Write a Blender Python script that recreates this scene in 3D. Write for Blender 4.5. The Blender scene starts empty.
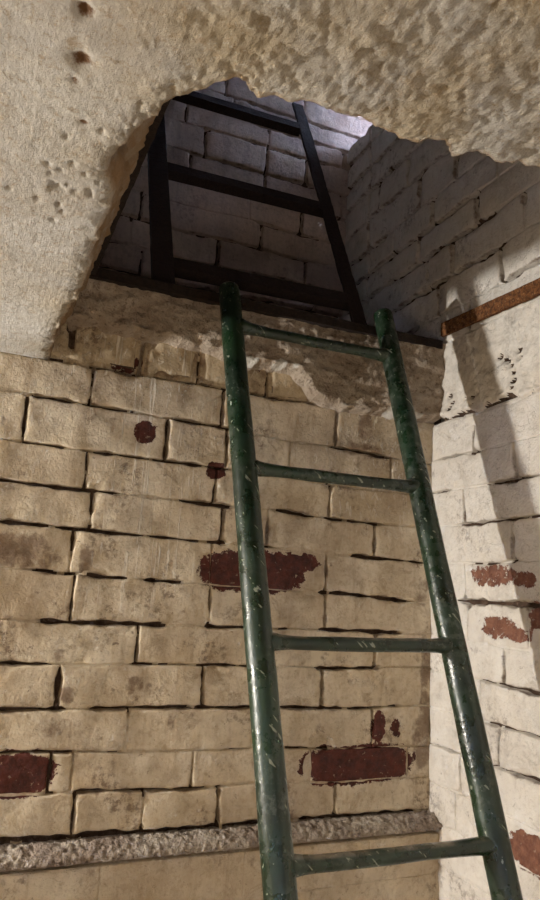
import bpy, math, random
import numpy as np
from mathutils import Vector, Matrix

# ------------------------------------------------------------------ camera, light, exposure
scene = bpy.context.scene
col = scene.collection
EYE = 1.42                                   # camera height above the cellar floor (metres)
RIGHT = (0.92078, -0.38664, 0.05166)
DOWN = (0.11996, 0.15466, -0.98066)
FWD = (0.37117, 0.90917, 0.18879)
cam_data = bpy.data.cameras.new('camera')
cam_data.sensor_fit = 'VERTICAL'
cam_data.sensor_height = 36.0
cam_data.sensor_width = 36.0
cam_data.lens = 705.436 * 36.0 / 900.0
cam_data.clip_start = 0.02
cam = bpy.data.objects.new('camera', cam_data)
cam.matrix_world = Matrix(((RIGHT[0], -DOWN[0], -FWD[0], 0.0),
                           (RIGHT[1], -DOWN[1], -FWD[1], 0.0),
                           (RIGHT[2], -DOWN[2], -FWD[2], EYE),
                           (0, 0, 0, 1)))
col.objects.link(cam)
scene.camera = cam

world = bpy.data.worlds.new('world')
scene.world = world
world.use_nodes = True
bg = world.node_tree.nodes['Background']
bg.inputs['Color'].default_value = (0.50, 0.66, 1.0, 1)       # overcast daylight, enters by the slit window upstairs
bg.inputs['Strength'].default_value = 36.0


def lamp(name, loc, power, colour, radius):
    d = bpy.data.lights.new(name, 'POINT')
    d.energy = power
    d.color = colour
    d.shadow_soft_size = radius
    o = bpy.data.objects.new(name, d)
    o.location = loc
    col.objects.link(o)
    return o


# bare cellar bulb fixed close to the back wall, left of the picture
lamp('cellar_bulb', (-1.05, 1.266, 0.02 + EYE), 96.0, (1.0, 0.95, 0.88), 0.026)
# warm work lamp standing low behind the viewer
lamp('work_lamp', (-0.30, -0.35, -0.62 + EYE), 14.5, (1.0, 0.78, 0.54), 0.22)

vs = scene.view_settings
vs.view_transform = 'Standard'
vs.look = 'None'
vs.exposure = 0.0
vs.gamma = 1.0
vs.use_curve_mapping = False

# ------------------------------------------------------------------ helpers
rnd = random.Random(7)


def tag(o, label=None, cat=None, kind=None, group=None):
    if label:
        o['label'] = label
    if cat:
        o['category'] = cat
    if kind:
        o['kind'] = kind
    if group:
        o['group'] = group
    return o


def empty(name, loc):
    o = bpy.data.objects.new(name, None)
    o.empty_display_size = 0.05
    o.location = loc
    col.objects.link(o)
    return o


def mesh_obj(name, verts, faces, mats, parent=None, attrs=None, smooth=True, mat_index=None, loc=None):
    """One mesh object; verts are world coordinates, the origin is moved to loc."""
    V = np.asarray(verts, dtype=np.float64)
    o_loc = np.array(loc if loc is not None else V.mean(axis=0))
    me = bpy.data.meshes.new(name)
    me.from_pydata((V - o_loc).tolist(), [], faces)
    if not isinstance(mats, (list, tuple)):
        mats = [mats]
    for m in mats:
        me.materials.append(m)
    if mat_index is not None:
        me.polygons.foreach_set('material_index', np.asarray(mat_index, dtype=np.int32))
    if smooth:
        me.polygons.foreach_set('use_smooth', np.ones(len(me.polygons), dtype=bool))
    for k, a in (attrs or {}).items():
        at = me.attributes.new(k, 'FLOAT', 'POINT')
        at.data.foreach_set('value', np.asarray(a, dtype=np.float32))
    me.update()
    o = bpy.data.objects.new(name, me)
    col.objects.link(o)
    if parent is not None:
        o.parent = parent
        o.location = Vector(o_loc) - parent.location
    else:
        o.location = o_loc
    return o


def vnoise(P, freq, seed=0):
    """value noise in -1..1, P is (n,3)"""
    p = np.asarray(P) * freq + seed * 13.37
    i = np.floor(p).astype(np.int64)
    f = p - i
    f = f * f * (3 - 2 * f)
    r = np.zeros(len(p))
    for dx in (0, 1):
        for dy in (0, 1):
            for dz in (0, 1):
                h = ((i[:, 0] + dx) * 374761393 + (i[:, 1] + dy) * 668265263 + (i[:, 2] + dz) * 1274126177 + seed * 97531) & 0xffffffff
                h = ((h ^ (h >> 13)) * 1274126177) & 0xffffffff
                h = (h ^ (h >> 16)) & 0xffff
                w = (f[:, 0] if dx else 1 - f[:, 0]) * (f[:, 1] if dy else 1 - f[:, 1]) * (f[:, 2] if dz else 1 - f[:, 2])
                r += w * h / 65535.0
    return r * 2 - 1


def fbm(P, freq, octaves=3, seed=0, gain=0.5):
    r = 0
    a = 1.0
    for k in range(octaves):
        r = r + a * vnoise(P, freq * 2 ** k, seed + k)
        a *= gain
    return r


def sstep(a, b, x):
    t = np.clip((x - a) / (b - a), 0, 1)
    return t * t * (3 - 2 * t)


def grid_faces(nu, nv, flip=False, base=0):
    i, j = np.meshgrid(np.arange(nu - 1), np.arange(nv - 1), indexing='ij')
    a = (i * nv + j).ravel() + base
    b = a + nv
    q = np.stack([a, b, b + 1, a + 1], 1)
    if flip:
        q = q[:, ::-1]
    return q.tolist()


# ------------------------------------------------------------------ materials
class NT:
    def __init__(self, name):
        self.m = bpy.data.materials.new(name)
        self.m.use_nodes = True
        self.t = self.m.node_tree
        self.b = self.t.nodes['Principled BSDF']
        g = self.new('ShaderNodeNewGeometry')
        self.pos = g.outputs['Position']

    def new(self, kind):
        return self.t.nodes.new(kind)

    def link(self, a, b):
        self.t.links.new(a, b)

    def put(self, sock, v):
        if hasattr(v, 'is_output'):
            self.link(v, sock)
        elif isinstance(v, tuple) and len(v) == 3 and sock.type == 'RGBA':
            sock.default_value = v + (1,)
        else:
            sock.default_value = v

    def noise(self, scale, detail=3, rough=0.55, stretch=None, distort=0.0, coord=None):
        n = self.new('ShaderNodeTexNoise')
        n.inputs['Scale'].default_value = scale
        n.inputs['Detail'].default_value = detail
        n.inputs['Roughness'].default_value = rough
        n.inputs['Distortion'].default_value = distort
        c = coord or self.pos
        if stretch:
            mp = self.new('ShaderNodeMapping')
            mp.inputs['Scale'].default_value = stretch
            self.link(c, mp.inputs['Vector'])
            c = mp.outputs['Vector']
        self.link(c, n.inputs['Vector'])
        return n.outputs['Fac']

    def ramp(self, v, a, b, lo=0.0, hi=1.0):
        n = self.new('ShaderNodeMapRange')
        n.interpolation_type = 'SMOOTHSTEP'
        self.put(n.inputs['Value'], v)
        n.inputs['From Min'].default_value = a
        n.inputs['From Max'].default_value = b
        n.inputs['To Min'].default_value = lo
        n.inputs['To Max'].default_value = hi
        return n.outputs['Result']

    def math(self, op, a, b=0.0):
        n = self.new('ShaderNodeMath')
        n.operation = op
        self.put(n.inputs[0], a)
        self.put(n.inputs[1], b)
        return n.outputs[0]

    def mix(self, fac, a, b, mode='MIX'):
        n = self.new('ShaderNodeMix')
        n.data_type = 'RGBA'
        n.blend_type = mode
        self.put(n.inputs[0], fac)
        self.put(n.inputs[6], a)
        self.put(n.inputs[7], b)
        return n.outputs[2]

    def attr(self, name):
        n = self.new('ShaderNodeAttribute')
        n.attribute_name = name
        return n.outputs['Fac']

    def axis(self, k):
        n = self.new('ShaderNodeSeparateXYZ')
        self.link(self.pos, n.inputs[0])
        return n.outputs[k]

    def bump(self, h, strength, dist, prev=None):
        n = self.new('ShaderNodeBump')
        n.inputs['Strength'].default_value = strength
        n.inputs['Distance'].default_value = dist
        self.put(n.inputs['Height'], h)
        if prev is not None:
            self.link(prev, n.inputs['Normal'])
        return n.outputs['Normal']

    def done(self, colour, rough, normal=None, metal=0.0, spec=0.3):
        self.put(self.b.inputs['Base Color'], colour)
        self.put(self.b.inputs['Roughness'], rough)
        self.put(self.b.inputs['Metallic'], metal)
        self.b.inputs['Specular IOR Level'].default_value = spec
        if normal is not None:
            self.link(normal, self.b.inputs['Normal'])
        return self.m


def whitewash(name, pale, dull, grime, stainc, browncol=(0.15, 0.085, 0.05), bare_a=(0.105, 0.028, 0.018), bare_b=(0.05, 0.016, 0.012), drips=False, grime_amount=0.7, bumpy=0.65):
    """old limewash over brick: mottled paint, grime specks, flaked patches of bare red brick (peel attribute)"""
    n = NT(name)
    c = n.mix(n.ramp(n.noise(7, 4), 0.35, 0.68), pale, dull)
    tint = n.attr('tint')
    c = n.mix(n.math('MULTIPLY', tint, 0.55), c, dull)
    c = n.mix(n.ramp(n.noise(3.3, 6, 0.7), 0.42, 0.66, 0, 0.55), c, stainc)
    run = n.math('MULTIPLY', n.ramp(n.noise(1.0, 4, 0.65, stretch=(38, 38, 5)), 0.50, 0.72), 0.45)
    c = n.mix(run, c, stainc)
    fine = n.noise(85, 4, 0.65)
    c = n.mix(n.ramp(fine, 0.48, 0.68, 0, 0.42), c, stainc)
    speck = n.ramp(n.noise(60, 6, 0.75, distort=0.6), 0.61, 0.69, 0, grime_amount)
    c = n.mix(speck, c, grime)
    blot = n.math('MULTIPLY', n.ramp(n.noise(10, 5, 0.7), 0.52, 0.66), n.ramp(n.noise(75, 5, 0.75), 0.46, 0.60))
    c = n.mix(n.math('MULTIPLY', blot, grime_amount), c, grime)
    h = n.math('ADD', n.noise(45, 5, 0.65), n.math('MULTIPLY', n.noise(210, 3, 0.6), 0.45))
    flake = n.ramp(n.noise(24, 7, 0.72, distort=0.5), 0.53, 0.555)
    flake2 = n.ramp(n.noise(17, 7, 0.72, distort=0.7), 0.58, 0.60)
    c = n.mix(n.math('MULTIPLY', flake2, 0.35), c, stainc)
    h = n.math('SUBTRACT', h, n.math('ADD', n.math('MULTIPLY', flake, 0.22), n.math('MULTIPLY', flake2, 0.35)))
    if drips:                                    # pale lime runs down the face
        line = n.ramp(n.noise(1.0, 5, 0.7, stretch=(95, 95, 3.4), distort=0.35), 0.56, 0.63)
        zone = n.math('MULTIPLY', n.ramp(n.axis(0), 0.15, 0.22), n.ramp(n.axis(0), 0.44, 0.34))
        zone = n.math('MULTIPLY', zone, n.ramp(n.axis(2), 1.30, 1.52))
        line = n.math('MULTIPLY', line, n.math('ADD', zone, 0.05))
        fleck = n.ramp(n.noise(1.0, 5, 0.7, stretch=(95, 95, 40), distort=0.8), 0.55, 0.64)
        fleck = n.math('MULTIPLY', fleck, n.math('MULTIPLY', n.ramp(n.axis(2), 1.45, 1.72, 0.12, 1.0), n.ramp(n.noise(8, 4), 0.45, 0.62)))
        line = n.math('MAXIMUM', line, fleck)
        c = n.mix(n.math('MULTIPLY', line, 0.75), c, (0.86, 0.81, 0.70))
        h = n.math('ADD', h, n.math('MULTIPLY', line, 0.9))
    pk = n.math('ADD', n.attr('peel'), n.math('MULTIPLY', n.math('SUBTRACT', n.noise(58, 7, 0.75, distort=0.4), 0.5), 1.9))
    bare = n.ramp(pk, 0.50, 0.54)
    brown = n.ramp(n.math('ADD', n.attr('stain'), n.math('MULTIPLY', n.math('SUBTRACT', n.noise(30, 5, 0.7), 0.5), 1.1)), 0.38, 0.66)
    c = n.mix(n.math('MULTIPLY', brown, 0.72), c, browncol)
    red = n.mix(n.ramp(n.noise(55, 4, 0.7), 0.35, 0.7), bare_a, bare_b)
    red = n.mix(n.ramp(n.noise(120, 3, 0.6), 0.63, 0.72, 0, 0.6), red, (0.42, 0.33, 0.24))
    c = n.mix(bare, c, red)
    rim = n.math('MULTIPLY', n.ramp(pk, 0.43, 0.49), n.ramp(pk, 0.54, 0.50))
    c = n.mix(n.math('MULTIPLY', rim, 0.5), c, pale)
    h = n.math('SUBTRACT', h, n.math('MULTIPLY', bare, 0.9))
    nrm = n.bump(h, bumpy, 0.006)
    return n.done(c, n.ramp(fine, 0.3, 0.7, 0.55, 0.85), nrm, spec=0.25)


M_BACK = whitewash('limewash_back', (0.72, 0.635, 0.48), (0.58, 0.48, 0.335), (0.12, 0.07, 0.045), (0.37, 0.27, 0.165), drips=True)
M_RIGHT = whitewash('limewash_right', (0.84, 0.81, 0.755), (0.77, 0.72, 0.65), (0.22, 0.17, 0.13), (0.66, 0.60, 0.52), bare_a=(0.27, 0.125, 0.08), bare_b=(0.14, 0.055, 0.038), grime_amount=0.6)
M_UPPER = whitewash('limewash_upper', (0.74, 0.62, 0.54), (0.63, 0.50, 0.43), (0.12, 0.08, 0.07), (0.38, 0.30, 0.27), grime_amount=0.4)


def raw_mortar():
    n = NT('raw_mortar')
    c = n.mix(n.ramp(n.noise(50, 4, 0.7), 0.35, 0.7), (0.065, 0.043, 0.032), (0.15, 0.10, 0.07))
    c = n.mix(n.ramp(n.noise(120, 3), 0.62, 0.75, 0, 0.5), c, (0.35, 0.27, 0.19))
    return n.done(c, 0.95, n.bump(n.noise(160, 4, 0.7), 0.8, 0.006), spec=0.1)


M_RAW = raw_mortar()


def rough_plaster(name, a, b, dark):
    n = NT(name)
    c = n.mix(n.ramp(n.noise(14, 5, 0.65), 0.35, 0.65), a, b)
    c = n.mix(n.ramp(n.noise(85, 6, 0.75), 0.51, 0.66, 0, 0.8), c, dark)
    lime = n.attr('lime')
    c = n.mix(n.ramp(n.math('ADD', lime, n.math('SUBTRACT', n.noise(60, 4), 0.5)), 0.35, 0.6), c, (0.80, 0.77, 0.71))
    h = n.math('ADD', n.noise(60, 6, 0.7), n.math('MULTIPLY', n.noise(240, 3, 0.6), 0.4))
    return n.done(c, 0.92, n.bump(h, 1.0, 0.011), spec=0.15)


M_BAND = rough_plaster('rough_plaster', (0.60, 0.515, 0.42), (0.44, 0.35, 0.27), (0.20, 0.14, 0.10))
M_LEDGE = rough_plaster('dusty_mortar', (0.50, 0.43, 0.35), (0.34, 0.27, 0.22), (0.10, 0.07, 0.055))
M_BANDR = rough_plaster('pale_plaster', (0.78, 0.75, 0.69), (0.74, 0.69, 0.61), (0.50, 0.42, 0.34))


def concrete():
    n = NT('slab_concrete')
    ochre = n.ramp(n.noise(5.5, 5, 0.6), 0.36, 0.62)
    near = n.ramp(n.axis(0), -0.01, 0.14)
    c = n.mix(n.ramp(n.noise(9, 4), 0.35, 0.65), (0.52, 0.52, 0.505), (0.43, 0.415, 0.39))
    c = n.mix(n.math('MULTIPLY', ochre, n.math('ADD', n.math('MULTIPLY', near, 0.7), 0.15)), c, (0.38, 0.31, 0.20))
    c = n.mix(n.ramp(n.noise(110, 6, 0.75), 0.50, 0.66, 0, 0.6), c, (0.27, 0.20, 0.115))
    c = n.mix(n.ramp(n.noise(26, 6, 0.72), 0.57, 0.70, 0, 0.6), c, (0.28, 0.20, 0.115))
    c = n.mix(n.ramp(n.noise(160, 5, 0.7), 0.56, 0.68, 0, 0.55), c, (0.64, 0.61, 0.54))
    rust = n.attr('rust')
    c = n.mix(n.ramp(n.math('ADD', rust, n.math('MULTIPLY', n.math('SUBTRACT', n.noise(110, 5, 0.7), 0.5), 1.3)), 0.35, 0.85), c, (0.12, 0.062, 0.03))
    core = n.attr('core')
    c = n.mix(n.math('MULTIPLY', core, n.ramp(n.noise(30, 4, 0.6), 0.3, 0.6, 0.45, 1.0)), c, (0.33, 0.215, 0.12))
    h = n.math('ADD', n.noise(130, 7, 0.72), n.math('MULTIPLY', n.noise(420, 4, 0.65), 0.5))
    brush = n.noise(1.0, 4, 0.6, stretch=(300, 26, 26))
    h = n.math('ADD', h, n.math('MULTIPLY', brush, 0.35))
    h = n.math('MULTIPLY', h, n.ramp(n.attr('crust'), 0.25, 1.0, 0.5, 1.0))
    return n.done(c, 0.9, n.bump(h, 0.9, 0.005), spec=0.15)


M_SLAB = concrete()


def iron(name, a, b, speck, speck_amount, rough, bumpy=0.7):
    n = NT(name)
    c = n.mix(n.ramp(n.noise(120, 6, 0.7), 0.40, 0.60), a, b)
    c = n.mix(n.ramp(n.noise(190, 5, 0.7), 0.54, 0.66, 0, speck_amount), c, speck)
    return n.done(c, rough, n.bump(n.noise(140, 5, 0.7), bumpy, 0.005), spec=0.25)


M_RUST = iron('rusty_iron', (0.24, 0.10, 0.036), (0.10, 0.042, 0.02), (0.42, 0.23, 0.11), 0.85, 0.95, 1.0)
M_DARK = iron('blackened_iron', (0.020, 0.013, 0.013), (0.030, 0.018, 0.016), (0.05, 0.03, 0.025), 0.5, 0.8)
M_HATCH = iron('sooty_iron', (0.018, 0.012, 0.011), (0.028, 0.018, 0.014), (0.06, 0.035, 0.025), 0.4, 0.85)


def green_paint():
    n = NT('chipped_green_enamel')
    c = n.mix(n.ramp(n.noise(9, 4), 0.35, 0.65), (0.013, 0.034, 0.015), (0.007, 0.017, 0.009))
    c = n.mix(n.ramp(n.noise(40, 5, 0.7), 0.55, 0.75, 0, 0.5), c, (0.035, 0.055, 0.038))
    worn = n.math('MULTIPLY', n.ramp(n.noise(6, 4), 0.48, 0.62), n.ramp(n.noise(70, 5, 0.7), 0.50, 0.62))
    c = n.mix(n.math('MULTIPLY', worn, 0.5), c, (0.12, 0.14, 0.115))
    spat = n.ramp(n.noise(150, 3, 0.6), 0.72, 0.77)
    c = n.mix(n.math('MULTIPLY', spat, 0.8), c, (0.50, 0.50, 0.43))
    mp = n.new('ShaderNodeMapping')
    mp.inputs['Rotation'].default_value = (0.0, 0.75, 0.4)
    n.link(n.pos, mp.inputs['Vector'])
    scr = n.ramp(n.noise(1.0, 2, 0.5, stretch=(150, 150, 11), coord=mp.outputs['Vector'], distort=0.3), 0.672, 0.70)
    c = n.mix(n.math('MULTIPLY', scr, 0.6), c, (0.42, 0.45, 0.36))
    dust = n.ramp(n.noise(25, 4, 0.6), 0.35, 0.7)
    g = n.new('ShaderNodeNewGeometry')
    sx = n.new('ShaderNodeSeparateXYZ')
    n.link(g.outputs['Normal'], sx.inputs[0])
    up = n.ramp(sx.outputs[2], 0.55, 0.95)                    # settled dust lies on upward faces
    c = n.mix(n.math('MULTIPLY', n.math('MULTIPLY', up, dust), 0.75), c, (0.36, 0.31, 0.24))
    nrm = n.bump(n.noise(55, 4, 0.6), 0.35, 0.004)
    return n.done(c, n.ramp(n.noise(35, 4), 0.3, 0.7, 0.20, 0.45), nrm, spec=0.55)


M_GREEN = green_paint()


def plain(name, c1, c2, scale=4):
    n = NT(name)
    c = n.mix(n.ramp(n.noise(scale, 5, 0.6), 0.35, 0.65), c1, c2)
    return n.done(c, 0.95, n.bump(n.noise(40, 5, 0.65), 0.5, 0.008), spec=0.1)


M_FLOOR = plain('earth_floor', (0.20, 0.16, 0.12), (0.13, 0.10, 0.075))
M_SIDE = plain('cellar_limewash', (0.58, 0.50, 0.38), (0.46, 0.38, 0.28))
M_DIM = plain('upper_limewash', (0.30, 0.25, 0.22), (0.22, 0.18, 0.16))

# ------------------------------------------------------------------ masonry
BACK_Y = 1.333          # face of the lower back wall
RIGHT_X = 0.947         # face of the right wall
UPPER_Y = 1.80          # face of the set-back wall above the hatch
CEIL_Z = 0.393 + EYE
LEDGE_Z = 0.567 + EYE
OPEN_BACK = [(0.174, 1.812, 0.241, 1.813, 4.0), (0.074, 1.737, 0.135, 1.737, 5.0), (0.153, 1.739, 0.252, 1.736, 3.0), (0.301, 1.815, 0.466, 1.807, 3.0), (0.348, 1.732, 0.458, 1.726, 5.0), (0.086, 1.658, 0.125, 1.657, 4.0), (0.199, 1.655, 0.26, 1.65, 4.0), (0.275, 1.654, 0.358, 1.654, 4.0), (0.314, 1.653, 0.448, 1.65, 4.0), (0.03, 1.581, 0.233, 1.582, 4.0), (0.371, 1.576, 0.464, 1.575, 5.0), (0.038, 1.509, 0.213, 1.503, 4.0), (0.204, 1.501, 0.337, 1.501, 4.0), (0.336, 1.503, 0.438, 1.501, 2.5), (0.315, 1.415, 0.373, 1.411, 5.0), (0.112, 1.423, 0.168, 1.419, 4.0), (0.207, 1.419, 0.258, 1.422, 4.0), (0.137, 1.344, 0.341, 1.335, 7.0), (0.443, 1.336, 0.522, 1.331, 6.0), (0.066, 1.267, 0.141, 1.262, 4.5), (0.309, 1.261, 0.389, 1.26, 2.0), (0.424, 1.26, 0.531, 1.257, 2.5), (0.075, 1.191, 0.157, 1.19, 5.0), (0.234, 1.192, 0.401, 1.185, 4.0), (0.43, 1.184, 0.535, 1.186, 3.5), (0.083, 1.121, 0.212, 1.118, 3.0), (0.223, 1.047, 0.374, 1.047, 4.0), (0.402, 1.047, 0.444, 1.041, 4.0), (0.493, 1.809, 0.71, 1.804, 4.0), (0.696, 1.722, 0.814, 1.712, 5.0), (0.578, 1.566, 0.647, 1.566, 5.0), (0.69, 1.568, 0.813, 1.565, 3.0), (0.76, 1.488, 0.815, 1.483, 6.0), (0.827, 1.484, 0.923, 1.485, 3.0), (0.71, 1.406, 0.888, 1.401, 6.0), (0.69, 1.335, 0.866, 1.331, 5.0), (0.522, 1.329, 0.597, 1.331, 4.0), (0.683, 1.263, 0.808, 1.26, 5.0), (0.605, 1.189, 0.716, 1.187, 5.0), (0.716, 1.185, 0.859, 1.185, 3.0), (0.62, 1.114, 0.697, 1.109, 3.0), (0.17, 1.797, 0.173, 1.768, 4.0), (0.056, 1.727, 0.064, 1.653, 4.0), (0.175, 1.648, 0.18, 1.597, 4.0), (0.19, 1.57, 0.193, 1.544, 5.0), (0.434, 1.798, 0.437, 1.729, 3.0), (0.323, 1.722, 0.326, 1.656, 6.0), (0.447, 1.706, 0.45, 1.661, 3.0), (0.429, 1.63, 0.432, 1.576, 3.0), (0.45, 1.559, 0.454, 1.504, 5.0), (0.163, 1.501, 0.162, 1.469, 5.0), (0.173, 1.417, 0.176, 1.366, 4.0), (0.432, 1.402, 0.434, 1.376, 3.0), (0.299, 1.309, 0.303, 1.27, 3.5), (0.164, 1.252, 0.169, 1.19, 5.5), (0.431, 1.246, 0.435, 1.198, 3.0), (0.164, 1.115, 0.17, 1.055, 3.0), (0.423, 1.075, 0.425, 1.041, 4.0), (0.212, 1.03, 0.218, 0.991, 4.0), (0.476, 1.036, 0.479, 0.992, 3.0), (0.695, 1.802, 0.696, 1.72, 4.0), (0.837, 1.721, 0.836, 1.664, 3.0), (0.685, 1.633, 0.687, 1.569, 3.5), (0.549, 1.535, 0.551, 1.499, 4.0), (0.8, 1.559, 0.795, 1.486, 8.0), (0.684, 1.473, 0.684, 1.409, 4.0), (0.685, 1.385, 0.687, 1.333, 4.0), (0.807, 1.295, 0.808, 1.262, 3.0), (0.684, 1.254, 0.687, 1.192, 4.5), (0.722, 1.041, 0.724, 0.99, 3.5), (0.946, 1.788, 0.947, 1.718, 4.0), (0.529, 1.885, 0.531, 1.811, 4.0), (0.258, 1.888, 0.262, 1.818, 4.0), (0.376, 1.893, 0.379, 1.821, 3.0), (0.129, 1.89, 0.133, 1.85, 3.0)]
OPEN_RIGHT = [(1.318, 1.718, 1.169, 1.718, 3.0), (1.324, 1.643, 1.28, 1.643, 3.0), (1.15, 1.642, 0.997, 1.648, 4.0), (1.231, 1.572, 1.107, 1.574, 5.0), (1.087, 1.573, 1.0, 1.572, 3.0), (1.208, 1.494, 1.088, 1.498, 3.0), (1.237, 1.409, 1.004, 1.413, 8.0), (1.169, 1.258, 1.084, 1.264, 3.0), (1.084, 1.264, 1.008, 1.262, 5.0), (1.154, 1.185, 1.011, 1.177, 3.0), (1.332, 1.111, 1.215, 1.109, 3.0), (1.121, 1.111, 1.013, 1.102, 5.0), (1.194, 1.772, 1.188, 1.723, 5.0), (1.068, 1.692, 1.069, 1.645, 5.0), (1.163, 1.665, 1.163, 1.642, 3.0), (1.218, 1.62, 1.214, 1.586, 6.0), (1.074, 1.53, 1.074, 1.496, 5.0), (1.102, 1.309, 1.103, 1.265, 5.0), (1.118, 1.163, 1.119, 1.11, 3.0), (1.23, 1.08, 1.23, 1.035, 3.0), (1.433, 2.15, 1.225, 2.151, 6.0), (1.435, 2.241, 1.232, 2.223, 6.0), (1.416, 2.193, 1.34, 2.188, 5.0), (1.627, 2.313, 1.428, 2.307, 4.0), (1.51, 2.371, 1.394, 2.38, 5.0), (1.633, 2.445, 1.373, 2.459, 5.0), (1.394, 2.414, 1.196, 2.398, 5.0), (1.145, 2.226, 0.968, 2.222, 7.0), (1.175, 2.304, 1.175, 2.24, 6.0), (1.4, 2.474, 1.399, 2.411, 5.0), (1.453, 2.58, 1.452, 2.52, 5.0), (1.342, 2.381, 1.342, 2.327, 4.0), (1.616, 2.549, 1.42, 2.548, 5.0), (1.196, 2.122, 1.163, 2.088, 4.0), (1.162, 2.139, 1.083, 2.139, 4.0), (1.69, 2.446, 1.487, 2.413, 4.0)]
PEEL_BACK = [(0.521, 1.447, 0.095, 0.034, 1), (0.624, 1.473, 0.037, 0.016, 1), (0.773, 1.074, 0.112, 0.031, 1), (0.119, 1.084, 0.048, 0.03, 1), (0.283, 1.7, 0.018, 0.018, 1), (0.428, 1.64, 0.017, 0.014, 0.9), (0.301, 1.23, 0.017, 0.018, 0.62), (0.378, 1.231, 0.008, 0.007, 0.6), (0.818, 1.148, 0.014, 0.026, 0.9), (0.862, 1.141, 0.01, 0.018, 0.85), (0.182, 1.158, 0.038, 0.017, 0.5), (0.191, 1.449, 0.014, 0.029, 0.6), (0.087, 1.446, 0.065, 0.016, 0.62), (0.164, 1.281, 0.015, 0.014, 0.55), (0.374, 1.159, 0.01, 0.016, 0.6), (0.466, 1.879, 0.137, 0.026, 0.5), (0.23, 1.833, 0.027, 0.02, 0.75), (0.319, 1.842, 0.053, 0.027, 0.66), (0.18, 1.213, 0.014, 0.017, 0.6), (0.934, 1.217, 0.015, 0.126, 0.62), (0.928, 1.111, 0.025, 0.05, 0.66), (0.923, 1.428, 0.016, 0.03, 0.6), (0.768, 1.788, 0.02, 0.037, 0.6), (0.758, 1.723, 0.056, 0.016, 0.6), (0.077, 1.463, 0.051, 0.028, 0.68)]
PEEL_RIGHT = [(1.134, 1.465, 0.057, 0.02, 0.72), (1.046, 1.455, 0.033, 0.015, 0.75), (1.118, 1.367, 0.047, 0.019, 0.72), (1.058, 1.357, 0.026, 0.014, 0.72), (1.035, 0.99, 0.046, 0.027, 1), (1.012, 1.393, 0.019, 0.021, 0.8)]


# plane frames: u along the wall, v up, depth d positive towards the room
def uneven(u, v, seed, gain=1.0):
    """hand-laid courses wander a few millimetres"""
    q = np.stack([u, np.full(len(u), .37 * seed), v], 1)
    du = vnoise(q, 9, seed) * .003 + vnoise(q, 30, seed + 1) * .0013
    dv = vnoise(q, 6, seed + 2) * .0035 + vnoise(q, 26, seed + 3) * .0018
    return u + du * gain, v + dv * gain


def back_frame(u, v, d):
    u, v = uneven(u, v, 51)
    return np.stack([np.minimum(u, RIGHT_X + .05), BACK_Y - d, v], 1)


def right_frame(u, v, d):
    u, v = uneven(u, v, 52)
    return np.stack([RIGHT_X - d, u, v], 1)


def upper_frame(u, v, d):
    u, v = uneven(u, v, 53, 1.3)
    return np.stack([u, UPPER_Y - d, v], 1)


OPEN_BACK += [(-.30, .981, .02, .981, 5), (.05, .981, .47, .981, 6), (.50, .980, .62, .980, 4), (.66, .979, .90, .978, 5)]


def openness(u, v, segs):
    """(half width in mm of an open joint near (u,v), 0..1 falloff)"""
    best = np.zeros(len(u))
    for (x0, y0, x1, y1, w) in segs:
        m = (u > min(x0, x1) - .03) & (u < max(x0, x1) + .03) & (v > min(y0, y1) - .03) & (v < max(y0, y1) + .03)
        if not m.any():
            continue
        uu, vv = u[m], v[m]
        dx, dy = x1 - x0, y1 - y0
        L2 = dx * dx + dy * dy + 1e-9
        t = np.clip(((uu - x0) * dx + (vv - y0) * dy) / L2, 0, 1)
        dist = np.hypot(uu - x0 - t * dx, vv - y0 - t * dy)
        best[m] = np.maximum(best[m], w * (1 - sstep(0.006, 0.014, dist)) * (0.72 + 0.5 * np.sin(uu * 95 + vv * 71 + x0 * 300) * np.sin(uu * 41 - vv * 53 + y0 * 500)))
    return best


def peel_at(u, v, spots):
    r = np.zeros(len(u))
    for (cx, cy, rx, ry, s) in spots:
        q = (np.abs(u - cx) / rx) ** 3 + (np.abs(v - cy) / ry) ** 3
        r = np.maximum(r, s * (1 - sstep(0.0, 3.4, q)))
    return r


def edge_params(length, step, r):
    n = max(3, int(length / step))
    mid = np.linspace(r, length - r, n + 1)
    return np.concatenate([[0, r * .25, r * .6], mid, [length - r * .6, length - r * .25, length]]) / length


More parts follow.
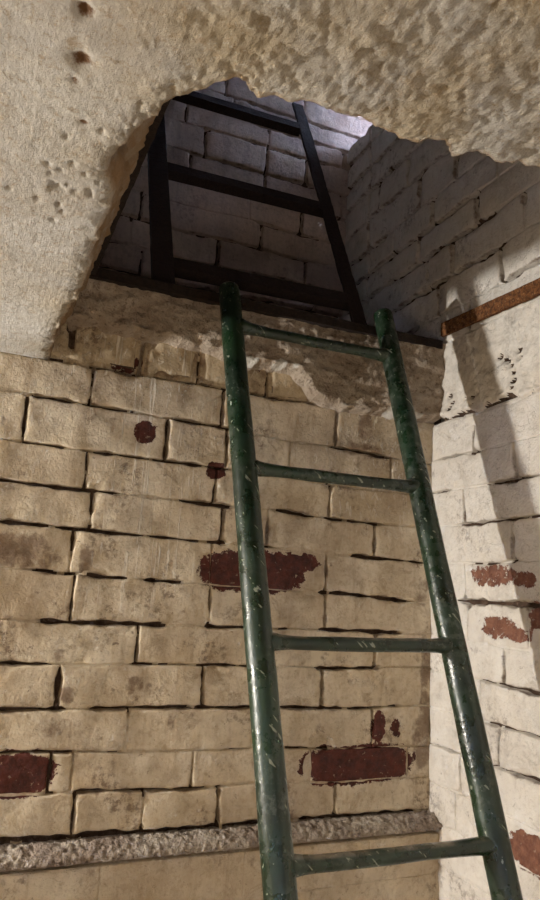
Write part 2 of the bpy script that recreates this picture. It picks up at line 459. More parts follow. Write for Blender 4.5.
def make_brick(parent, frame, flip, u0, u1, zb0, zb1, zt0, zt1, mat, segs, spots, seed, base_peel=0.0, base_stain=0.0, gap=0.0016, wide=0.00055, step=0.0105, name='brick', proud=0.0, relief=1.0):
    rs = random.Random(seed)
    r = 0.0055
    S = edge_params(u1 - u0, step, r)
    T = edge_params((zt0 + zt1 - zb0 - zb1) / 2, step, r)
    s, t = np.meshgrid(S, T, indexing='ij')
    s, t = s.ravel(), t.ravel()
    u = u0 + (u1 - u0) * s
    zb = zb0 + (zb1 - zb0) * s
    zt = zt0 + (zt1 - zt0) * s
    v = zb + (zt - zb) * t
    w, hgt = u1 - u0, (zt0 + zt1 - zb0 - zb1) / 2
    eu = np.minimum(s, 1 - s) * w
    ev = np.minimum(t, 1 - t) * hgt
    P = frame(u, v, np.zeros(len(u)))
    op = openness(u, v, segs)
    wob = fbm(P, 55, 2, 3) * 0.0016 + vnoise(P, 14, 8) * 0.0010
    inset = gap + np.maximum(wob, -0.001) + op * wide
    ku = np.clip(1 - eu / 0.03, 0, 1)
    kv = np.clip(1 - ev / 0.03, 0, 1)
    u2 = u + np.where(s < .5, 1, -1) * inset * ku
    v2 = v + np.where(t < .5, 1, -1) * inset * kv
    e = np.minimum(eu, ev)
    q = np.clip(1 - e / r, 0, 1)
    d = -(0.0009 + 0.0006 * op) * (1 - np.sqrt(np.maximum(0, 1 - q * q)))
    d = d + relief * (fbm(P, 16, 2, 21) * 0.0022 + fbm(P, 60, 2, 5) * 0.0009) + rs.uniform(-.0008, .0008) * relief + proud
    d = d + (s - .5) * rs.uniform(-.002, .002) * relief + (t - .5) * rs.uniform(-.002, .002) * relief
    chip = sstep(0.45, 0.85, vnoise(P, 24, 33)) * np.clip(1 - e / 0.014, 0, 1)
    d = d - chip * 0.007
    pl = peel_at(u, v, [q_ for q_ in spots if q_[4] > .7])
    st = peel_at(u, v, [q_ for q_ in spots if q_[4] <= .7])
    d = d - sstep(.4, .7, pl) * 0.0012
    q_ = np.minimum(1.0, op / 3)
    st = np.maximum(st, 0.52 * q_ * np.clip(1 - e / 0.012, 0, 1))
    st = np.maximum(st, base_stain)
    nu, nv = len(S), len(T)
    front = frame(u2, v2, d)
    ring = [i * nv for i in range(nu)] + [(nu - 1) * nv + j for j in range(1, nv)] + [i * nv + nv - 1 for i in range(nu - 2, -1, -1)] + [j for j in range(nv - 2, 0, -1)]
    back = frame(u2[ring], v2[ring], np.full(len(ring), -0.045))
    V = np.concatenate([front, back])
    F = grid_faces(nu, nv, flip)
    base = nu * nv
    n = len(ring)
    for k in range(n):
        a, b = ring[k], ring[(k + 1) % n]
        f = [a, base + k, base + (k + 1) % n, b]
        F.append(f[::-1] if flip else f)
    tint = np.full(len(V), rs.random())
    peel = np.concatenate([np.maximum(pl, base_peel), np.full(n, base_peel)])
    c = frame(np.array([(u0 + u1) / 2]), np.array([(zb0 + zt0) / 2]), np.array([0.0]))[0]
    return mesh_obj(name, V, F, mat, parent, {'tint': tint, 'peel': peel, 'stain': np.concatenate([st, np.zeros(n)])}, loc=c)


def make_mortar(name, frame, flip, u0, u1, v0, v1, step, segs, mats, rest=(), shallow=0.0034, raw_noise=0.62, relief=1.0, hollow=None):
    nu, nv = int((u1 - u0) / step) + 1, int((v1 - v0) / step) + 1
    u, v = np.meshgrid(np.linspace(u0, u1, nu), np.linspace(v0, v1, nv), indexing='ij')
    u, v = u.ravel(), v.ravel()
    P = frame(u, v, np.zeros(len(u)))
    op = openness(u, v, segs)
    o = np.clip(op / 3.0, 0, 1)
    loose = sstep(raw_noise - .1, raw_noise + .12, vnoise(P, 17, 44) * .5 + vnoise(P, 48, 45) * .3 + .28)
    o = np.maximum(o, loose * 0.55)
    d = relief * (fbm(P, 16, 2, 21) * 0.0022 + fbm(P, 60, 2, 5) * 0.0009) - shallow + np.minimum(0, fbm(P, 55, 2, 9) * 0.001 + vnoise(P, 10, 12) * 0.0016) - o * 0.019
    if hollow:
        d = d - 0.03 * ((v > hollow[0]) & (v < hollow[1]))
    V = frame(u, v, d)
    F = grid_faces(nu, nv, flip)
    fo = o.reshape(nu, nv)
    fm = (fo[:-1, :-1] + fo[1:, :-1] + fo[1:, 1:] + fo[:-1, 1:]).ravel() / 4
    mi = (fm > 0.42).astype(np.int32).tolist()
    V = [V]
    base = nu * nv
    for (a0, a1, b0, b1) in rest:                # plain continuation outside the detailed stretch
        q = frame(np.array([a0, a1, a1, a0]), np.array([b0, b0, b1, b1]), np.full(4, -shallow))
        V.append(q)
        F.append([base + 3, base + 2, base + 1, base] if flip else [base, base + 1, base + 2, base + 3])
        mi.append(0)
        base += 4
    V = np.concatenate(V)
    z = np.zeros(len(V))
    return mesh_obj(name, V, F, mats, None, {'tint': z + .5, 'peel': z}, mat_index=mi)


def fill_joints(js, lo, hi, length, phase):
    """complete a measured course with further stretchers to both ends"""
    js = sorted(js)
    while js and js[0] - length > lo + .06:
        js.insert(0, js[0] - length)
    while js and js[-1] + length < hi - .06:
        js.append(js[-1] + length)
    return [lo] + [j for j in js if lo + .03 < j < hi - .03] + [hi]


# ---- lower back wall
LINES = [(1.894, 1.893), (1.813, 1.810), (1.744, 1.713), (1.655, 1.635), (1.581, 1.563), (1.509, 1.488), (1.430, 1.404),
         (1.341, 1.335), (1.267, 1.262), (1.191, 1.183), (1.121, 1.103), (1.053, 1.041), (0.983, 0.978)]
ROWS = [[0.132, 0.261, 0.378, 0.531, 0.700],
        [0.172, 0.436, 0.696], [0.059, 0.325, 0.448, 0.588, 0.838], [0.177, 0.430, 0.688], [0.193, 0.452, 0.547, 0.801],
        [0.166, 0.434, 0.685], [0.177, 0.436, 0.686], [0.300, 0.534, 0.807], [0.167, 0.433, 0.685], [0.295, 0.537, 0.804],
        [0.167, 0.204, 0.422, 0.665, 0.891], [0.214, 0.338, 0.477, 0.723]]
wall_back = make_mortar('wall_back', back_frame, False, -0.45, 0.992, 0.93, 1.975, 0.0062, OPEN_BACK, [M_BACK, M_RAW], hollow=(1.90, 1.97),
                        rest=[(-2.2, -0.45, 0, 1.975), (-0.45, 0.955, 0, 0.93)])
tag(wall_back, 'limewashed brick wall behind the green ladder, flaking to bare red brick', 'wall', 'structure')


def zline(k, u):
    a, b = LINES[k]
    return a + (b - a) * (u / 0.90)


sd = 100
for k, js in enumerate(ROWS):
    e = fill_joints(list(js), -0.45, 0.951, 0.262, 0)
    if k == 0:
        e = [x for x in e if x >= 0.0]
    for a, b in zip(e[:-1], e[1:]):
        sd += 1
        make_brick(wall_back, back_frame, False, a, b, zline(k + 1, a), zline(k + 1, b), zline(k, a), zline(k, b), M_BACK,
                   OPEN_BACK, PEEL_BACK, sd, base_peel=0.22 if k == 0 else 0.05, base_stain=0.45 if k == 0 else 0.0, proud=-0.006 if k == 0 else 0.0)

# plinth under the ledge: thickly painted courses standing 38 mm proud
def plinth_frame(u, v, d):
    return np.stack([u, 1.297 - d, v], 1)


V = plinth_frame(np.array([-2.2, .955, .955, -2.2]), np.array([0, 0, .943, .943]), np.full(4, -.003))
mesh_obj('plinth', V, [[0, 1, 2, 3]], M_BACK, wall_back, {'tint': np.full(4, .8), 'peel': np.zeros(4)})
z = 0.943
k = 0
while z > 0.02:
    zn = max(0.0, z - 0.076)
    e = fill_joints([0.262 if k % 2 == 0 else 0.40], -0.45, 0.951, 0.26, 0)
    for a, b in zip(e[:-1], e[1:]):
        sd += 1
        make_brick(wall_back, plinth_frame, False, a, b, zn, zn, z, z, M_BACK, [], [], sd, gap=0.0003, step=0.03, relief=0.7, base_peel=0.08)
    z = zn
    k += 1

# mortar ledge on top of the plinth
nx = 560
prof = [(1.345, 0.974), (1.333, 0.974), (1.324, 0.975), (1.315, 0.974), (1.306, 0.971), (1.299, 0.967), (1.293, 0.963), (1.2895, 0.958), (1.289, 0.953), (1.293, 0.950), (1.325, 0.950)]
wts = [.3, .8, 1, 1, 1, .95, .8, .6, .35, .2, 0]
kk = np.linspace(0, len(prof) - 1, 31)
prof = list(zip(np.interp(kk, range(len(prof)), [p[0] for p in prof]), np.interp(kk, range(len(prof)), [p[1] for p in prof])))
wts = np.interp(kk, range(len(wts)), wts)
xs = np.linspace(-0.45, 0.95, nx)
u = np.repeat(xs, len(prof))
yy = np.tile([p[0] for p in prof], nx)
zz = np.tile([p[1] for p in prof], nx)
P = np.stack([u, yy, zz], 1)
lump = fbm(P, 140, 3, 61) * 0.0036 + vnoise(P, 30, 62) * 0.0012
wt_ = np.tile(wts, nx)
zz = zz + lump * wt_
yy = yy - fbm(P, 140, 2, 63) * 0.0025 * (wt_ > .05)
mesh_obj('mortar_ledge', np.stack([u, yy, zz], 1), grid_faces(nx, len(prof), True), M_LEDGE, wall_back,
         {'lime': np.clip(0.12 + .3 * vnoise(P, 12, 66), 0, 1)})

# ---- broken slab edge left on the back wall (plaster band between ceiling level and hatch frame)
def plaster_band(name, frame, flip, u0, u1, zlow, d_front, rough, mat, parent, lime_gain, segs=()):
    nu, nv = int((u1 - u0) / 0.0034), 60
    us = np.linspace(u0, u1, nu)
    vs_ = np.linspace(1.79, LEDGE_Z - 0.002, nv)
    u, v = np.meshgrid(us, vs_, indexing='ij')
    u, v = u.ravel(), v.ravel()
    P = frame(u, v, np.zeros(len(u)))
    zl = zlow(u) + fbm(P * np.array([1, 1, .3]), 22, 3, 71) * 0.012
    m = sstep(-0.004, 0.010, v - zl)
    lip = np.exp(-((v - zl - 0.009) / 0.009) ** 2)
    d = d_front(u, v) + rough * (fbm(P * np.array([.6, .6, 1.5]), 34, 3, 72) * 0.0065 + fbm(P, 95, 2, 73) * 0.0036) + lip * (0.003 + 0.010 * vnoise(P, 48, 74)) * rough
    d = np.where(m > 0, -0.013 * (1 - m) + d * m, -0.013)
    d = np.where(m <= 0.001, -0.02, d)
    for (pu, pv, pr, pd) in segs:                # pock marks
        d = d - pd * np.exp(-(((u - pu) / pr) ** 2 + ((v - pv) / (pr * .8)) ** 2))
    lime = np.clip(lip * lime_gain * (0.32 + 1.5 * vnoise(P, 20, 75) + .9 * vnoise(P, 55, 76)), 0, 1) * (sstep(.40, .46, u) if lime_gain else 0)
    dd = d.reshape(nu, nv)
    fm = (dd[:-1, :-1] + dd[1:, :-1] + dd[1:, 1:] + dd[:-1, 1:]).ravel() / 4
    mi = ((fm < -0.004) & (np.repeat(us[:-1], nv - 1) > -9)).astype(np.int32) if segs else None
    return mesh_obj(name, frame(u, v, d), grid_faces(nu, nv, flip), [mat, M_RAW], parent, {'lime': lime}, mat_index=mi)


def zlow_back(u):
    return np.interp(u, [0.0, 0.10, 0.25, 0.40, 0.47, 0.585, 0.610, 0.622, 0.630, 0.70, 0.80, 0.95], [1.895, 1.895, 1.888, 1.876, 1.866, 1.864, 1.850, 1.826, 1.808, 1.800, 1.804, 1.812])


plaster_band('plaster_band', back_frame, False, 0.0, 0.95, zlow_back,
             lambda u, v: np.interp(u, [0, .3, .6, .95], [.028, .030, .034, .040]) + np.interp(v, [1.8, 1.9, 1.98], [0, .004, .010]), 1.0, M_BAND, wall_back, 1.15)

# ---- right wall, below and above the hatch
RLINES = [1.803, 1.720, 1.646, 1.570, 1.489, 1.411, 1.332, 1.260, 1.184, 1.109, 1.033, 0.959, 0.884, 0.808]
while RLINES[-1] > 0.1:
    RLINES.append(RLINES[-1] - 0.0755)
RLINES[-1] = 0.0
RROWS = [[1.191], [1.068], [1.218], [1.074], [1.218], [1.205, 1.037], [1.102], [1.169], [1.118], [1.230], [1.246], [1.10], [1.2], [1.06]]
SILL_Z = 2.80
ULINES = [1.99, 2.066, 2.148, 2.236, 2.310, 2.386, 2.480, 2.573, 2.652, 2.728, 2.80, 2.876, 2.952, 3.028, 3.104]
UROWS = [[1.20], [1.32, 1.10], [1.36, 1.26], [1.403, 1.175], [1.343, 1.52], [1.398, 1.25], [1.454, 1.597], [1.545, 1.33], [1.44], [1.52], [1.40], [1.5], [1.42], [1.5]]
for k, zl_ in enumerate(ULINES[1:]):
    x = 0.40
    while x < 1.8:
        ln = rnd.uniform(.08, .28)
        if rnd.random() < (.35 if k < 1 or x < 1.0 else .85):
            OPEN_RIGHT.append((x, zl_ + rnd.uniform(-.002, .002), x + ln, zl_ + rnd.uniform(-.002, .002), rnd.choice([5, 6, 7])))
        x += ln + rnd.uniform(.01, .05)
    for j in UROWS[k] + [1.651]:
        if rnd.random() < .8:
            OPEN_RIGHT.append((j, ULINES[k] + .01, j, zl_ - .01, rnd.choice([4, 5])))
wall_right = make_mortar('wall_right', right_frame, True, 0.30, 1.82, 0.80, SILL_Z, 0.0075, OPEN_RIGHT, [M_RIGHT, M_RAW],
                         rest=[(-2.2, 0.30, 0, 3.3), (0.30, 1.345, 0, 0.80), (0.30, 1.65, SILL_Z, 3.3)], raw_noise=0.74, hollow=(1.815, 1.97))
tag(wall_right, 'white painted brick wall right of the ladder, crossed by a ladder shadow', 'wall', 'structure')
for k in range(len(RLINES) - 1):
    js = list(RROWS[k]) if k < len(RROWS) else [1.06 + .13 * (k % 2)]
    e = fill_joints(js, 0.30, 1.335, 0.245, 0)
    for a, b in zip(e[:-1], e[1:]):
        sd += 1
        zt, zb = RLINES[k], RLINES[k + 1]
        sl = 0.006 * math.sin(k * 1.7)
        make_brick(wall_right, right_frame, True, a, b, zb, zb, zt, zt, M_RIGHT, OPEN_RIGHT, PEEL_RIGHT, sd, relief=0.9)
for k in range(len(ULINES) - 1):
    zb, zt = ULINES[k], ULINES[k + 1]
    e = fill_joints(list(UROWS[k]), 0.36, 1.65, 0.235, 0)
    cells = list(zip(e[:-1], e[1:]))
    if zt <= SILL_Z + .001:
        cells.append((1.652, 1.80))
    for a, b in cells:
        sd += 1
        make_brick(wall_right, right_frame, True, a, b, zb, zb, zt, zt, M_RIGHT, OPEN_RIGHT, [], sd, gap=0.0026, wide=0.0009, step=0.015, relief=1.5)
pock = []
for _ in range(46):
    pock.append((rnd.uniform(.85, 1.30), 1.80 + abs(rnd.gauss(0.008, .03)), rnd.uniform(.0025, .005), rnd.uniform(.008, .02)))
for q in [(1.10, 1.905), (1.085, 1.895), (1.072, 1.888), (1.062, 1.875), (1.058, 1.86), (1.06, 1.845), (1.045, 1.90), (1.04, 1.885), (1.265, 1.86), (1.258, 1.845), (1.27, 1.835)]:
    pock.append((q[0], q[1], .0062, .022))
plaster_band('plaster_band', right_frame, True, 0.36, 1.30, lambda u: 1.806 + 0 * u, lambda u, v: 0.004 + 0 * u, 0.35, M_RIGHT, wall_right, 0.0, pock)

# ---- set-back wall above the hatch
BLINES = [1.98, 2.065, 2.150, 2.230, 2.306, 2.388, 2.468, 2.550, 2.634, 2.722, 2.785, 2.848, 2.925, 3.00, 3.08, 3.16]
BROWS = [[.40, .66], [.30, .56], [.45, .70], [.325, .60], [.544, .817], [.314, .671], [.631, .80], [.441, .674], [.482, .675, .808], [.42, .678], [.56, .80], [.30, .533], [.42, .68], [.55, .8], [.4, .7]]
bed = []
for k, zl_ in enumerate(BLINES[1:-1]):
    x = -0.1
    while x < 1.3:
        ln = rnd.uniform(.08, .30)
        if rnd.random() < .78:
            bed.append((x, zl_ + rnd.uniform(-.002, .002), x + ln, zl_ + rnd.uniform(-.002, .002), rnd.choice([3, 4, 5])))
        x += ln + rnd.uniform(.01, .05)
for k, js in enumerate(BROWS):
    for j in js:
        if rnd.random() < .8:
            bed.append((j, BLINES[k] + .006, j, BLINES[k + 1] - .006, rnd.choice([3, 4])))
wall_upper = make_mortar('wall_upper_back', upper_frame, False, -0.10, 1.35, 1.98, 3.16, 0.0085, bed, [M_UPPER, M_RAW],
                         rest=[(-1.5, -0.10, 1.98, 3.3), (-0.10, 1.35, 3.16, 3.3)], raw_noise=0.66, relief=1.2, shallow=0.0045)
tag(wall_upper, 'dim limewashed brick wall above the hatch, behind the black iron ladder', 'wall', 'structure')
for k, js in enumerate(BROWS):
    e = fill_joints(list(js), -0.10, 1.35, 0.255, 0)
    for a, b in zip(e[:-1], e[1:]):
        sd += 1
        make_brick(wall_upper, upper_frame, False, a, b, BLINES[k], BLINES[k], BLINES[k + 1], BLINES[k + 1], M_UPPER, bed, [], sd, gap=0.0024, wide=0.0008, step=0.018, relief=1.3)

# ------------------------------------------------------------------ ceiling slab with the broken hole
ctrl = np.array([(.086, 1.345), (.088, 1.307), (.084, 1.20), (.087, 1.113), (.094, 1.0), (.096, .889), (.093, .79), (.092, .705), (.077, .663), (.081, .625), (.089, .59),
                 (.098, .555), (.104, .53), (.119, .505), (.129, .491), (.139, .480), (.148, .4705), (.156, .4715), (.164, .479), (.173, .484), (.184, .479), (.196, .477),
                 (.215, .4735), (.232, .475), (.265, .473), (.303, .479), (.322, .472), (.336, .464), (.350, .470), (.362, .482), (.369, .470), (.39, .467), (.407, .472), (.449, .465),
                 (.52, .462), (.60, .470), (.68, .458), (.78, .47), (.86, .462), (.945, .465)])
seg = np.hypot(*np.diff(ctrl, axis=0).T)
arc = np.concatenate([[0], np.cumsum(seg)])
# denser samples where the edge is close to the viewer
dens = np.interp(arc, [0, .55, .75, 1.45, arc[-1]], [1.0, 1.6, 3.2, 2.6, 1.2])
cum = np.concatenate([[0], np.cumsum(seg * (dens[:-1] + dens[1:]) / 2)])
NO = 820
sa = np.interp(np.linspace(0, cum[-1], NO), cum, arc)
O = np.stack([np.interp(sa, arc, ctrl[:, 0]), np.interp(sa, arc, ctrl[:, 1])], 1)
tan = np.gradient(O, axis=0)
tan /= np.linalg.norm(tan, axis=1)[:, None]
nor = np.stack([tan[:, 1], -tan[:, 0]], 1)                     # away from the hole
nor = np.where((nor @ np.array([1, 1]) > 0)[:, None], -nor, nor)
O3 = np.concatenate([O, np.zeros((NO, 1))], 1)
O = O + nor * (fbm(O3, 55, 3, 81)[:, None] * 0.0026 + vnoise(O3, 20, 82)[:, None] * 0.003)
i_c = int(np.argmin(np.hypot(O[:, 0] - .104, O[:, 1] - .53)))
Q = np.zeros((NO, 2))
Q[:i_c + 1, 0] = -2.2
Q[:i_c + 1, 1] = np.linspace(1.345, -2.2, i_c + 1)
Q[i_c:, 0] = np.linspace(-2.2, .945, NO - i_c)
Q[i_c:, 1] = -2.2
dirv = Q - O
dl = np.linalg.norm(dirv, axis=1)
rings = np.concatenate([np.linspace(0, 0.006, 4)[:-1], np.linspace(0.006, 0.32, 118)])
far = np.linspace(0, 1, 9)[1:] ** 1.6
pts, dist = [], []
wgt = sstep(0.55, 0.92, sa)                                     # leave the left edge sideways, the near edge towards the viewer
ang = wgt * math.pi / 2
near_dir = np.stack([-np.cos(ang), -np.sin(ang)], 1)
for r in rings:
    tt = r
    pts.append(O + near_dir * tt)
    dist.append(np.full(NO, tt))
b0 = pts[-1]
for r in far:
    pts.append(b0 + (Q - b0) * r)
    dist.append(np.full(NO, .32 + r))
NR = len(pts)
XY = np.concatenate(pts)
dist = np.concatenate(dist)
P = np.concatenate([XY, np.zeros((len(XY), 1))], 1)
crust = np.clip(sstep(0.02, 0.16, XY[:, 0]) * sstep(.72, .5, XY[:, 1]) + sstep(.035, 0.0, dist), 0, 1)
crust = np.maximum(crust, 0.25)
zd = crust * (fbm(P, 38, 2, 91) * 0.0016 + fbm(P, 110, 2, 93) * 0.0017 + fbm(P, 230, 2, 94) * 0.0011) + fbm(P, 6, 2, 95) * 0.004
pits = sstep(0.42, 0.75, vnoise(P, 60, 96) * .6 + vnoise(P, 120, 97) * .5)
zd = -zd + pits * (0.003 * crust)
holes = [(.0321, .5045, .0095, .005), (.0271, .4547, .0075, .004), (.030, .53, .0045, .002), (.045, .585, .005, .002)]
rust = np.zeros(len(XY))
for (hx, hy, hr, hd) in holes:
    g = np.exp(-((XY[:, 0] - hx) ** 2 + (XY[:, 1] - hy) ** 2) / hr ** 2)
    zd = zd + hd * g
    rust = np.maximum(rust, g)
for _ in range(26):                                            # cluster of small pits left of the hole
    hx, hy = rnd.gauss(.045, .018), rnd.gauss(.72, .06)
    if hx > .085:
        continue
    zd = zd + .0035 * np.exp(-(((XY[:, 0] - hx) / .0022) ** 2 + ((XY[:, 1] - hy) / .0045) ** 2))
zd = zd + 0.006 * sstep(0.012, 0.0, dist) * (0.5 + 0.5 * vnoise(P, 90, 98))
under = np.concatenate([XY, (CEIL_Z + zd)[:, None]], 1)
core = sstep(.006, 0, dist) * 0.6
# inner face of the hole up to the straight cast edge at the top
top = np.stack([np.maximum(O[:, 0], 0.147), np.maximum(O[:, 1], 0.50)], 1)
top[:, 1] = np.where(O[:, 0] < .10, np.maximum(O[:, 1], .50), top[:, 1])
inner, ncore = [], []
nb = 14
edge0 = under[:NO]
for k in range(1, nb + 1):
    t = k / nb
    w = t ** 1.5
    pt = np.concatenate([edge0[:, :2] * (1 - w) + top * w, (edge0[:, 2] * (1 - t) + LEDGE_Z * t)[:, None]], 1)
    amp = math.sin(math.pi * min(t, .93)) * 0.011
    f = fbm(pt, 48, 3, 101, .65) * amp
    pt[:, :2] += nor * f[:, None]
    inner.append(pt)
    ncore.append(np.full(NO, 1.0))
upper_rim = np.concatenate([top + (Q - top) * 0.97, np.full((NO, 1), LEDGE_Z)], 1)
# vertex table: far ring ... outline, inner face, upper surface
stack = [under[(NR - 1 - k) * NO:(NR - k) * NO] for k in range(NR)] + inner + [upper_rim]
corev = [core[(NR - 1 - k) * NO:(NR - k) * NO] for k in range(NR)] + ncore + [np.zeros(NO)]
crustv = [crust[(NR - 1 - k) * NO:(NR - k) * NO] for k in range(NR)] + [np.ones(NO)] * (nb + 1)
rustv = [rust[(NR - 1 - k) * NO:(NR - k) * NO] for k in range(NR)] + [np.zeros(NO)] * (nb + 1)
ceiling = mesh_obj('ceiling', np.concatenate(stack), grid_faces(len(stack), NO, True), M_SLAB, None,
                   {'core': np.concatenate(corev), 'rust': np.concatenate(rustv), 'crust': np.concatenate(crustv)})
tag(ceiling, 'rough concrete ceiling slab with a broken hole around the ladder', 'ceiling', 'structure')


# ------------------------------------------------------------------ rest of the shell
def box_obj(name, lo, hi, mat, parent=None):
    x0, y0, z0 = lo
    x1, y1, z1 = hi
    V = [(x0, y0, z0), (x1, y0, z0), (x1, y1, z0), (x0, y1, z0), (x0, y0, z1), (x1, y0, z1), (x1, y1, z1), (x0, y1, z1)]
    F = [(0, 3, 2, 1), (4, 5, 6, 7), (0, 1, 5, 4), (1, 2, 6, 5), (2, 3, 7, 6), (3, 0, 4, 7)]
    return mesh_obj(name, V, F, mat, parent, {'tint': np.full(8, .5), 'peel': np.zeros(8)}, smooth=False)


for nm, lo, hi, mt, lb in [
        ('floor', (-2.3, -2.3, -0.1), (1.05, 1.40, 0.0), M_FLOOR, 'earth floor of the cellar below the green ladder'),
        ('wall_left', (-2.3, -2.3, 0.0), (-2.2, 1.40, 1.79), M_SIDE, 'limewashed cellar wall on the left side'),
        ('wall_front', (-2.2, -2.3, 0.0), (0.98, -2.2, 1.79), M_SIDE, 'limewashed cellar wall behind the viewer'),
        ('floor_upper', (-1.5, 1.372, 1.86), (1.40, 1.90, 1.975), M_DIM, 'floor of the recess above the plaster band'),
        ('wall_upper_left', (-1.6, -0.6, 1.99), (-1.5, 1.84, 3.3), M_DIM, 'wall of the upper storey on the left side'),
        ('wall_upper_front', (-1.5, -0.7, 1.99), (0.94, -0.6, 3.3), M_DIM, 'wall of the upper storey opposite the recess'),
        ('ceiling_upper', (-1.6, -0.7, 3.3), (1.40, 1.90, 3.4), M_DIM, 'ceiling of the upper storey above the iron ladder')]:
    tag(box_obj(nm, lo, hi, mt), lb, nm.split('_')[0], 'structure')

# reveal of the slit window beside the set-back wall
box_obj('window_jamb', (0.955, 1.55, 2.70), (1.34, 1.65, 3.3), M_UPPER, wall_right)
box_obj('window_sill', (0.975, 1.65, 2.74), (1.34, 1.79, 2.80), M_UPPER, wall_right)


# ------------------------------------------------------------------ ironwork
def angle_bar(name, p0, p1, a, b, leg_a, leg_b, thick, mat, parent, wear=0.0012, seed=1):
    """steel angle from p0 to p1: legs along unit vectors a and b from the heel"""
    p0, p1, a, b = (np.array(q, float) for q in (p0, p1, a, b))
    L = np.linalg.norm(p1 - p0)
    n = max(4, int(L / 0.012))
    r = thick * .35
    sec = [(0, 0), (leg_a * .5, 0), (leg_a - r, 0), (leg_a, r), (leg_a, thick), (leg_a * .5, thick), (thick, thick), (thick, leg_b * .5), (thick, leg_b), (r, leg_b), (0, leg_b - r), (0, leg_b * .5)]
    V = []
    for i in range(n + 1):
        c = p0 + (p1 - p0) * i / n
        for (sa_, sb_) in sec:
            V.append(c + a * sa_ + b * sb_)
    V = np.array(V)
    d = fbm(V, 60, 2, seed) * wear
    V = V + d[:, None] * (a + b)[None, :] * .7
    m = len(sec)
    ax = (p1 - p0) / L
    flip = np.dot(np.cross(a, b), ax) > 0
    F = []
    for i in range(n):
        for j in range(m):
            q = [i * m + j, i * m + (j + 1) % m, (i + 1) * m + (j + 1) % m, (i + 1) * m + j]
            F.append(q if flip else q[::-1])
    # end caps as two quads fans
    for base, inv in ((0, True), (n * m, False)):
        caps = [[0, 1, 5, 6], [1, 2, 3, 4], [1, 4, 5], [0, 6, 7, 11], [7, 8, 9, 10], [7, 10, 11]]
        for cf in caps:
            q = [base + k for k in cf]
            F.append(q[::-1] if (inv == flip) else q)
    return mesh_obj(name, V, F, mat, parent, smooth=False)


frame_root = tag(empty('hatch_frame', (0.55, 1.28, LEDGE_Z)), 'rusty angle iron frame edging the broken hatch opening', 'frame')
angle_bar('angle_iron', (0.10, 1.2785, 1.971), (0.935, 1.2785, 1.972), (0, 0, 1), (0, 1, 0), 0.020, 0.03, 0.004, M_HATCH, frame_root, seed=3)['label'] = 'sooty black back bar of the frame'
angle_bar('angle_iron', (0.934, 0.47, 1.972), (0.934, 1.285, 2.004), (0, 0, 1), (1, 0, 0), 0.032, 0.010, 0.004, M_RUST, frame_root, wear=0.003, seed=4)['label'] = 'orange rusted side bar against the white wall'
angle_bar('angle_iron', (0.150, 0.50, 1.973), (0.150, 1.277, 1.973), (0, 0, 1), (-1, 0, 0), 0.026, 0.03, 0.004, M_HATCH, frame_root, seed=5)


def tube(name, pts, rad, mat, parent, seg=20, close=True, wear=0.0006, seed=1, round_end=0.0):
    """straight tube through pts with one radius per point"""
    pts = np.array(pts, float)
    ax = pts[-1] - pts[0]
    ax /= np.linalg.norm(ax)
    ref = np.array([0, 1, 0]) if abs(ax[1]) < .8 else np.array([1, 0, 0])
    e1 = np.cross(ax, ref)
    e1 /= np.linalg.norm(e1)
    e2 = np.cross(ax, e1)
    V = []
    for p, r in zip(pts, rad):
        for k in range(seg):
            t = 2 * math.pi * k / seg
            V.append(p + (e1 * math.cos(t) + e2 * math.sin(t)) * r)
    V = np.array(V)
    n = len(pts)
    c = np.repeat(pts, seg, axis=0)
    dirn = (V - c) / np.maximum(np.linalg.norm(V - c, axis=1), 1e-6)[:, None]
    V = V + dirn * (fbm(V, 35, 2, seed) * wear)[:, None]
    F = []
    for i in range(n - 1):
        for k in range(seg):
            F.append([i * seg + k, i * seg + (k + 1) % seg, (i + 1) * seg + (k + 1) % seg, (i + 1) * seg + k])
    F.append(list(range(seg))[::-1])
    F.append([(n - 1) * seg + k for k in range(seg)])
    return mesh_obj(name, V, F, mat, parent)


# green ladder leaning on the hatch frame
LEAN = 0.344
def lad_y(zc):                                   # depth of the ladder plane at camera-relative height zc
    return 1.2485 + (zc - 0.557) * LEAN


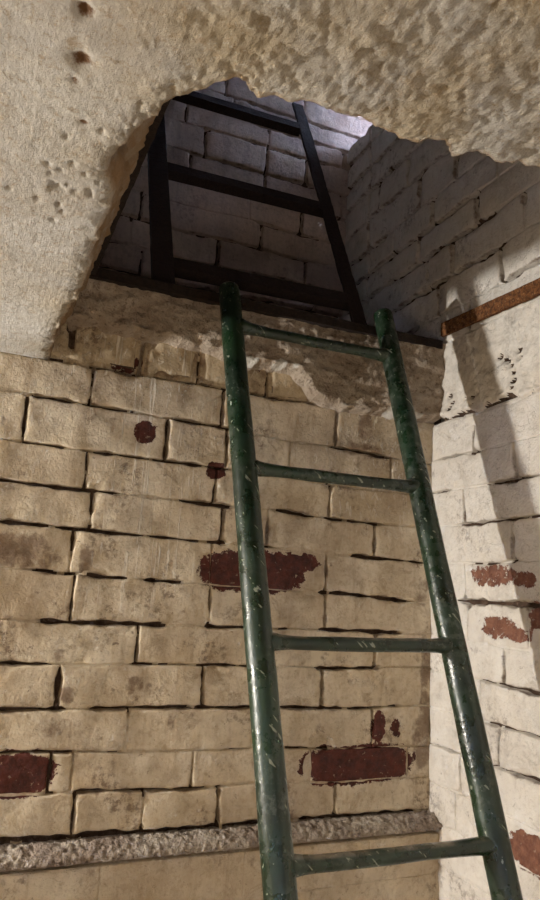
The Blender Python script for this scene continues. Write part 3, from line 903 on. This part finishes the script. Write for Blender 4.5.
FOOT = -EYE
ladder = tag(empty('ladder', (0.62, lad_y(FOOT), 0.0)), 'green painted tubular steel ladder leaning in the hole', 'ladder')
for xt, xb, zt in ((0.406, 0.4240, 0.577), (0.764, 0.7825, 0.598)):
    kx = (xb - xt) / (-0.402 - zt)
    n = 60
    zs_ = np.concatenate([[FOOT + .002], np.linspace(FOOT + .03, zt - .02, n), [zt - .010, zt - .004, zt - .001, zt]])
    rr = np.interp(zs_, [FOOT, -.4, .5, .6], [0.0228, 0.0228, 0.0212, 0.0208])
    rr[-4:] *= np.array([1, .97, .9, .80])
    tube('stile', [(xt + kx * (z - zt), lad_y(z), z + EYE) for z in zs_], rr, M_GREEN, ladder, 26, seed=int(xt * 100))
for q, zc in enumerate([0.487, 0.1985, -0.084, -0.3645, -0.645, -0.926, -1.207]):
    xa = 0.408 + (0.588 - zc) * 0.0177 + .010
    xb = 0.764 + (0.612 - zc) * 0.0192 - .010
    ts = [0, .02, .04, .07, .12, .2, .35, .5, .65, .8, .88, .93, .96, .98, 1]
    rad = [.0165, .0155, .0138, .0122, .0113, .011, .011, .011, .011, .011, .0113, .0122, .0138, .0155, .0165]
    tube('rung', [(xa + (xb - xa) * t, lad_y(zc) - .002 + .001 * math.sin(t * 9 + q), zc + EYE - 0.0015 * math.sin(math.pi * t)) for t in ts], rad, M_GREEN, ladder, 14, wear=.0012, seed=30 + q)

# black iron ladder standing in the hatch and leaning on the set-back wall
lean = np.array([0, .335, .62])
lean /= np.linalg.norm(lean)
perp = np.array([0, -lean[2], lean[1]])          # towards the viewer
iron_ladder = tag(empty('ladder', (0.51, 1.31, LEDGE_Z)), 'black angle iron ladder above the hatch against the dim wall', 'ladder')
base_y, base_z = 1.300, LEDGE_Z + 0.004


def up_at(zc):                                    # point on the ladder plane
    t = (zc - base_z) / lean[2]
    return np.array([0, base_y, base_z]) + lean * t


P0, P1 = up_at(base_z), up_at(1.465 + EYE)
angle_bar('stile', P0 + [0.264, 0, 0], P1 + [0.282, 0, 0], (1, 0, 0), -perp, 0.046, 0.014, 0.006, M_DARK, iron_ladder, seed=6)
angle_bar('stile', P0 + [0.752, 0, 0], P1 + [0.778, 0, 0], (-1, 0, 0), -perp, 0.036, 0.014, 0.006, M_DARK, iron_ladder, seed=7)
for zc in (0.632, 0.955, 1.315):
    p = up_at(zc + EYE)
    o = angle_bar('rung', p + perp * -.003 + np.array([0.292, 0, 0]), p + perp * -.003 + np.array([0.745, 0.004, 0.012]), lean, -perp, 0.036, 0.026, 0.005, M_DARK, iron_ladder, seed=8 + int(zc * 10))
